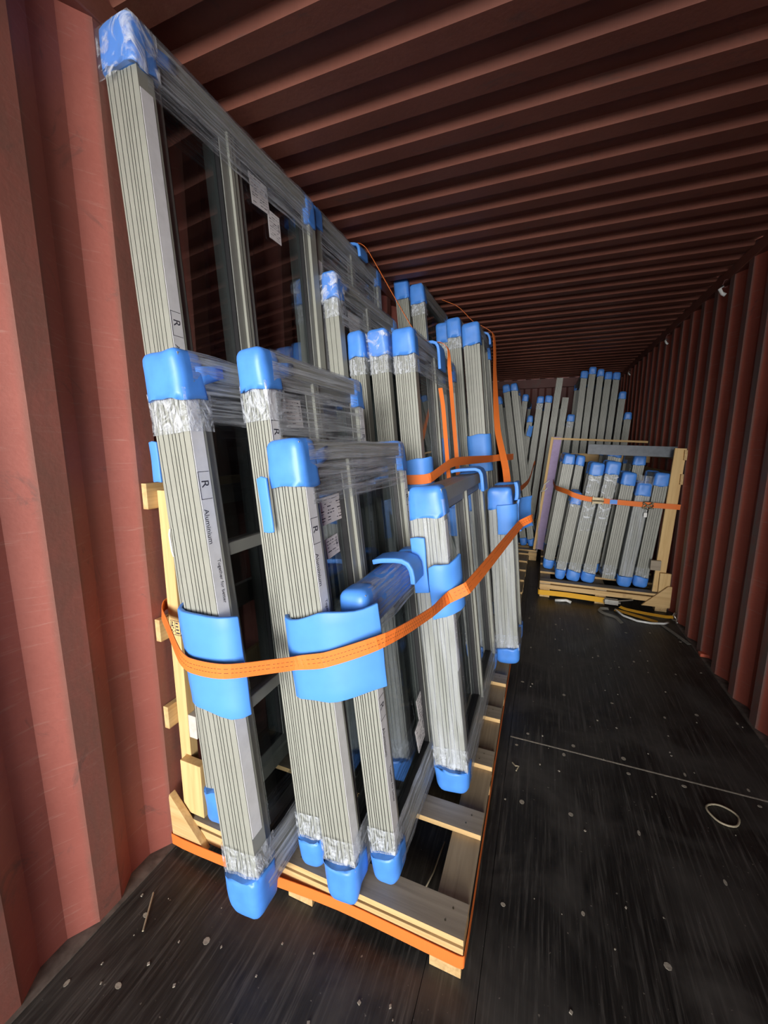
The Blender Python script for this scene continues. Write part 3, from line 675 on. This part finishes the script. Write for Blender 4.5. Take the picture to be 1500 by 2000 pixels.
# yellow lashing at the crate foot
ys = ribbon('yellow_strap', [(1.243, 4.9, .05), (1.239, 4.2, .052), (1.239, 4.125, .052), (1.25, 4.110, .052), (1.29, 4.112, .052), (1.5, 4.116, .055), (1.80, 4.095, .055), (1.86, 4.09, .055)], zz, .05, YELLOW, 'yellow lashing strap along the foot of the crate', group=None)
hw(ys, 'ratchet', lambda m: (m.box(1.82, 1.93, 4.04, 4.085, .03, .04), m.box(1.82, 1.93, 4.04, 4.046, .03, .085), m.box(1.82, 1.93, 4.080, 4.086, .03, .085), m.tube([(1.81, 4.06, .06), (1.95, 4.06, .06)], .012), m.tube([(1.9, 4.06, .07), (2.05, 4.07, .10)], .006)), STEEL)
ribbon('yellow_strap', [(1.945, 4.045, .03), (1.99, 4.02, .024), (2.12, 3.99, .020), (2.28, 3.945, .028), (2.33, 3.93, .04)], [(0, 1, .25)]*5, .038, YELLOW, 'yellow strap end running to the steel ring by the red wall', group=None)
ribbon('yellow_strap', [(1.90, 4.00, .012), (2.0, 3.95, .012), (2.13, 3.88, .010), (2.20, 3.85, .006)], [(.2, 1, .1)]*4, .045, YELLOW, 'loose yellow strap tail lying on the floor by the ratchet', group=None)
o = MB().tube([(1.90, 3.98, .02), (1.95, 3.87, .015), (2.04, 3.80, .012), (2.14, 3.79, .012), (2.24, 3.82, .012), (2.28, 3.86, .012)], .009, 8).build('white_hose', WHITEP, smooth=True); tag(o, 'white plastic hose curved on floor in front of the crate', 'hose')
ribbon('grey_strap', [(1.85, 4.0, .012), (1.77, 3.97, .012), (1.79, 3.89, .010), (1.88, 3.83, .008), (1.915, 3.72, .004)], [(.5, .5, .3)]*5, .026, GREYW, 'loose grey strap end lying on the floor before the crate', group=None)
ribbon('grey_strap', [(2.22, 3.80, .006), (2.28, 3.62, .008), (2.325, 3.48, .006)], [(1, .2, .1)]*3, .028, GREYW, 'loose grey strap running along the foot of the red wall', group=None)
o = MB().tube([(2.345+.0, 3.95+math.cos(a)*.0, .05) for a in (0,)]+[(2.33, 3.93, .045)], .008).build('tmp', STEEL); bpy.data.objects.remove(o)
ring = MB().tube([(2.335+.012*math.sin(a*2), 3.92+.032*math.cos(a), .047+.032*math.sin(a)) for a in [i*math.pi/8 for i in range(16)]], .007, 8, 0, True)
ring.tube([(2.335+.01, 3.89, .03), (2.34, 3.875, .02), (2.345, 3.86, .016)], .008, 8); tag(ring.build('lashing_ring', STEEL, smooth=True), 'shiny steel lashing ring at the foot of the red wall', 'ring')
m = MB(); m.tube([(1.40, 4.06, .006), (1.45, 4.05, .016), (1.50, 4.065, .018), (1.54, 4.05, .008)], .014, 7); tag(m.build('film_scrap', WHITEP, smooth=True), 'white crumpled scrap lying under the yellow strap', 'scrap')

# ------------------------------------------------------------------ loose foam edge pads
def foam_pad(name, label, prof, z0, z1, loc, lean, th=.013, flare=0.0, seed=1, axis='z', wob=.004, group='blue foam edge pads', slant=0.0):
    """a bent foam sheet: prof = bend line points across, swept from z0 to z1"""
    P = [Vector((a, b)) for a, b in prof]; Q = [P[0]]
    for i in range(len(P)-1):     # subdivide the bend line
        n = max(1, int((P[i+1]-P[i]).length/.02))
        for k in range(1, n+1): Q.append(P[i].lerp(P[i+1], k/n))
    for _ in range(2):            # soften the bends
        Q = [Q[0]]+[Q[i]*.5+(Q[i-1]+Q[i+1])*.25 for i in range(1, len(Q)-1)]+[Q[-1]]
    n = len(Q); N = []
    for i in range(n):
        t = (Q[min(i+1, n-1)]-Q[max(i-1, 0)]).normalized(); N.append(Vector((t.y, -t.x)))
    nz = 8; vs = []; off = Vector((seed*1.9, seed*3.3, 0))
    for k in range(nz+1):
        f = k/nz; z = z0+(z1-z0)*f
        for i in range(n):
            for s in (0, 1):
                e = abs(f-.5)*2; q = Q[i]+N[i]*(th*s+flare*e**3*.6*(1 if True else 0))
                w = i/(n-1); zz_ = z+(mnoise.noise(Vector((w*3, seed, f)))*wob*3)*(1 if k in (0, nz) else .5)+slant*(w-.5)
                p = Vector((q.x, q.y, zz_))+mnoise.noise_vector(Vector((q.x, q.y, z))*9+off)*wob
                if axis == 'y': p = Vector((p.x, p.z, p.y))
                vs.append(p)
    fs = []; r = 2*n
    for k in range(nz):
        for i in range(n-1):
            a = k*r+2*i; fs += [(a, a+2, a+2+r, a+r), (a+1, a+1+r, a+3+r, a+3)]
        a = k*r; fs += [(a, a+r, a+r+1, a+1)]; a = k*r+2*(n-1); fs += [(a, a+1, a+r+1, a+r)]
    for k in (0, nz):
        for i in range(n-1): a = k*r+2*i; fs.append((a, a+1, a+3, a+2) if k else (a, a+2, a+3, a+1))
    m = MB(); m.add(vs, fs); o = m.build(name, FOAM2, smooth=True); o.location = loc; o.rotation_euler = (0, R(-lean), 0)
    e = o.modifiers.new('bevel', 'BEVEL'); e.width = .003; e.segments = 2; e.limit_method = 'ANGLE'; e.angle_limit = R(50)
    return tag(o, label, 'foam pad', group)
LB = lambda wnd: tuple(wnd.location)
foam_pad('foam_pad', 'blue foam pad bent round the two-bar window under the long orange strap', [(-.020, .06), (-.018, -.008), (.02, -.0145), (.10, -.0145), (.136, -.014), (.158, -.004), (.162, .02)], zconv(.60, 5.8), zconv(.885, 5.8), LB(WB), 5.8, seed=2, slant=-.03)
foam_pad('foam_pad', 'widest blue foam pad, spanning two front windows under the long orange strap', [(-.018, .02), (-.016, -.012), (.04, -.015), (.125, -.016), (.17, .005), (.232, .050), (.243, .060)], zconv(.615, 6.6), zconv(.865, 6.6), LB(WD), 6.6, seed=4, slant=.03)
foam_pad('foam_pad', 'slim blue foam strip hanging below the two-sticker window corner', [(-.030, -.018), (-.012, -.022), (.006, -.024)], 1.07, 1.215, LB(WD), 6.6, th=.008, seed=5)
foam_pad('foam_pad', 'small blue foam end peeking out beside the tallest window at the post top', [(-.012, .0), (.0, -.004), (.022, .0)], 0, .13, (.052, .945, 1.3725), 4, seed=21)
foam_pad('foam_pad', 'flat blue foam pad on the fully sleeved window, above the strap', [(.0, -.016), (.02, -.017), (.052, -.017)], zconv(.79, 6.6), zconv(1.0, 6.6), LB(WF), 6.6, seed=6)
foam_pad('foam_pad', 'folded blue foam pad on the fully sleeved window, under the strap', [(.058, -.026), (.10, -.026), (.134, -.024), (.148, .01), (.152, .05)], zconv(.705, 6.6), zconv(.905, 6.6), LB(WF), 6.6, th=.012, seed=7, slant=.035)
foam_pad('foam_pad', 'square blue foam pad on the aisle window under the strap end', [(.050, -.026), (.10, -.027), (.142, -.022), (.150, .02)], zconv(.80, 5.4), zconv(.98, 5.4), LB(WG), 5.4, seed=8)
foam_pad('foam_pad', 'flared blue foam pad sticking out into the aisle', [(.152, .05), (.158, .12), (.19, .20), (.22, .24)], zconv(.80, 5.4), zconv(1.0, 5.4), LB(WG), 5.4, flare=.02, seed=9)
foam_pad('foam_pad', 'rounded blue foam pad above the flared one by the aisle', [(.151, .02), (.156, .07), (.160, .12)], zconv(1.0, 5.4), zconv(1.11, 5.4), LB(WG), 5.4, th=.02, flare=-.01, seed=10)
foam_pad('foam_pad', 'blue foam pad halfway up the third of three equal windows', [(.0, -.010), (.05, -.012), (.11, -.012), (.134, -.006), (.136, .05)], 1.02, 1.225, LB(WK), 5.6, seed=11)
foam_pad('foam_pad', 'blue foam pad halfway up the outermost stepped window, belly strap across', [(-.015, .03), (-.012, -.010), (.05, -.012), (.115, -.012), (.139, -.006), (.141, .06)], 1.095, 1.375, LB(WP), 6.0, seed=12)
# U-shaped pads clipped over head rails
def rail_pad(label, wnd, y0, y1, lean, th_, h_, seed, drop=.07):
    return foam_pad('foam_pad', label, [(-.006, h_+.017), (.01, h_+.021), (th_*.5, h_+.024), (th_+.019, h_+.020), (th_+.022, h_-drop*.5), (th_+.020, h_-drop)], y0, y1, LB(wnd), lean, th=-.017, seed=seed, axis='y', wob=.003)
RH = lambda w: max(c.location.z for c in w.children if c.name.startswith('foam_corner'))
rail_pad('blue foam pad clipped over the rail of the fully sleeved window', WF, .75, .90, 6.6, .123, RH(WF), 14, .09)
rail_pad('blue foam pad over the film-bundled rail of the shortest front window', WE, .25, .35, 6.5, .104, RH(WE), 15, .05)
rail_pad('blue foam pad holding the tie-down strap on the third equal window', WK, .40, .53, 5.6, .105, RH(WK), 16, .13)
rail_pad('blue foam pad under the roof on the roof-high window rail', WA2, .46, .57, 4.0, .085, RH(WA2), 17, .05)
rail_pad('blue foam pad beside the wide falling strap at the second pallet', WP, .40, .50, 6.0, .118, RH(WP), 18, .07)
foam_pad('foam_pad', 'crumpled blue foam bits between the far stacks', [(0, 0), (.03, -.012), (.06, .01)], 0, .17, (.955, 6.24, 1.63), -8, seed=19, wob=.02)

# ------------------------------------------------------------------ small things
m = MB(); m.tube([(1.215, 5.30, .95), (1.235, 5.29, 1.02), (1.29, 5.285, 1.075)], .006, 6); m.tube([(1.20, 5.30, .93), (1.25, 5.29, .95), (1.275, 5.285, .985)], .005, 6); m.tube([(1.215, 5.30, .95), (1.20, 5.30, .93), (1.20, 5.31, .16)], .004, 6); tag(m.build('tie_end', WHITEP, smooth=True), 'pale plastic tie ends sticking up beside the lilac post', 'tie')
pts = [(1.985+.052*math.cos(a)*(1+.08*math.sin(3*a)), 1.82+.05*math.sin(a), .005) for a in [i*math.pi/12 for i in range(24)]]
tag(MB().tube(pts, .004, 6, 0, True).build('rubber_band', RUBBER, smooth=True), 'pale rubber ring lying on the black aisle floor', 'rubber ring')
o = MB().tube([(.149, .664, .0035), (.082, .754, .0035)], .003, 5).build('stick', RUBBER); tag(o, 'thin pale stick on the black floor before the scratched wall', 'stick')
m = MB(); m.tube([(1.165, 1.79, .004), (1.18, 1.765, .012), (1.195, 1.775, .006), (1.185, 1.745, .004)], .003, 5); tag(m.build('wood_shaving', RUBBER), 'curled wood shaving on the aisle floor beside the pallet', 'shaving')
m = MB(); m.box(2.335, 2.40, 3.29, 3.34, .005, .03); tag(m.build('red_scrap', REDBIT, bevel=.006), 'small red plastic scrap at the foot of the ribbed wall', 'scrap')
for (y, z, lb, s) in ((3.73, 2.585, 'largest of three white plastic ties hanging from the roof rail', 1.0), (5.18, 2.57, 'middle of three white plastic ties hanging from the roof rail', .8), (7.2, 2.575, 'smallest of three white plastic ties, deep inside by the end wall', .8)):
    t = thing('rail_tie', lb, 'tie', (W-.002, y, z), group='white ties on the roof rail')
    m = MB(); m.tube([(-.03*s, 0, .022*s+.0), (-.045*s, -.01, .0), (-.03*s, -.012, -.03*s), (-.012*s, -.02, -.045*s)], .012*s, 7); m.build('plastic_knot', WHITEP, t, smooth=True)
    m = MB(); m.tube([(0.003, 0, .066), (-.022, 0, .060), (-.030, 0, .03), (-.016, 0, .012), (.0, 0, .016)], .005, 7); m.build('rail_hook', ENDP, t, smooth=True)
random.seed(11); m = MB()
for i in range(110):
    x, y = (random.uniform(1.14, 2.3), random.uniform(.4, 3.7)) if i < 80 else (random.uniform(.05, 1.0), random.uniform(.35, .82))
    s = random.uniform(.0012, .0045); a = random.random()*3
    m.prism([(x+math.cos(a+q*1.57)*s*random.uniform(.6, 1.5), y+math.sin(a+q*1.57)*s*1.3) for q in range(4)], 'z', -.001, s*.5)
o = m.build('floor_debris', PUTTY); o['kind'] = 'stuff'; tag(o, 'pale crumbs scattered over the black floor', 'debris')
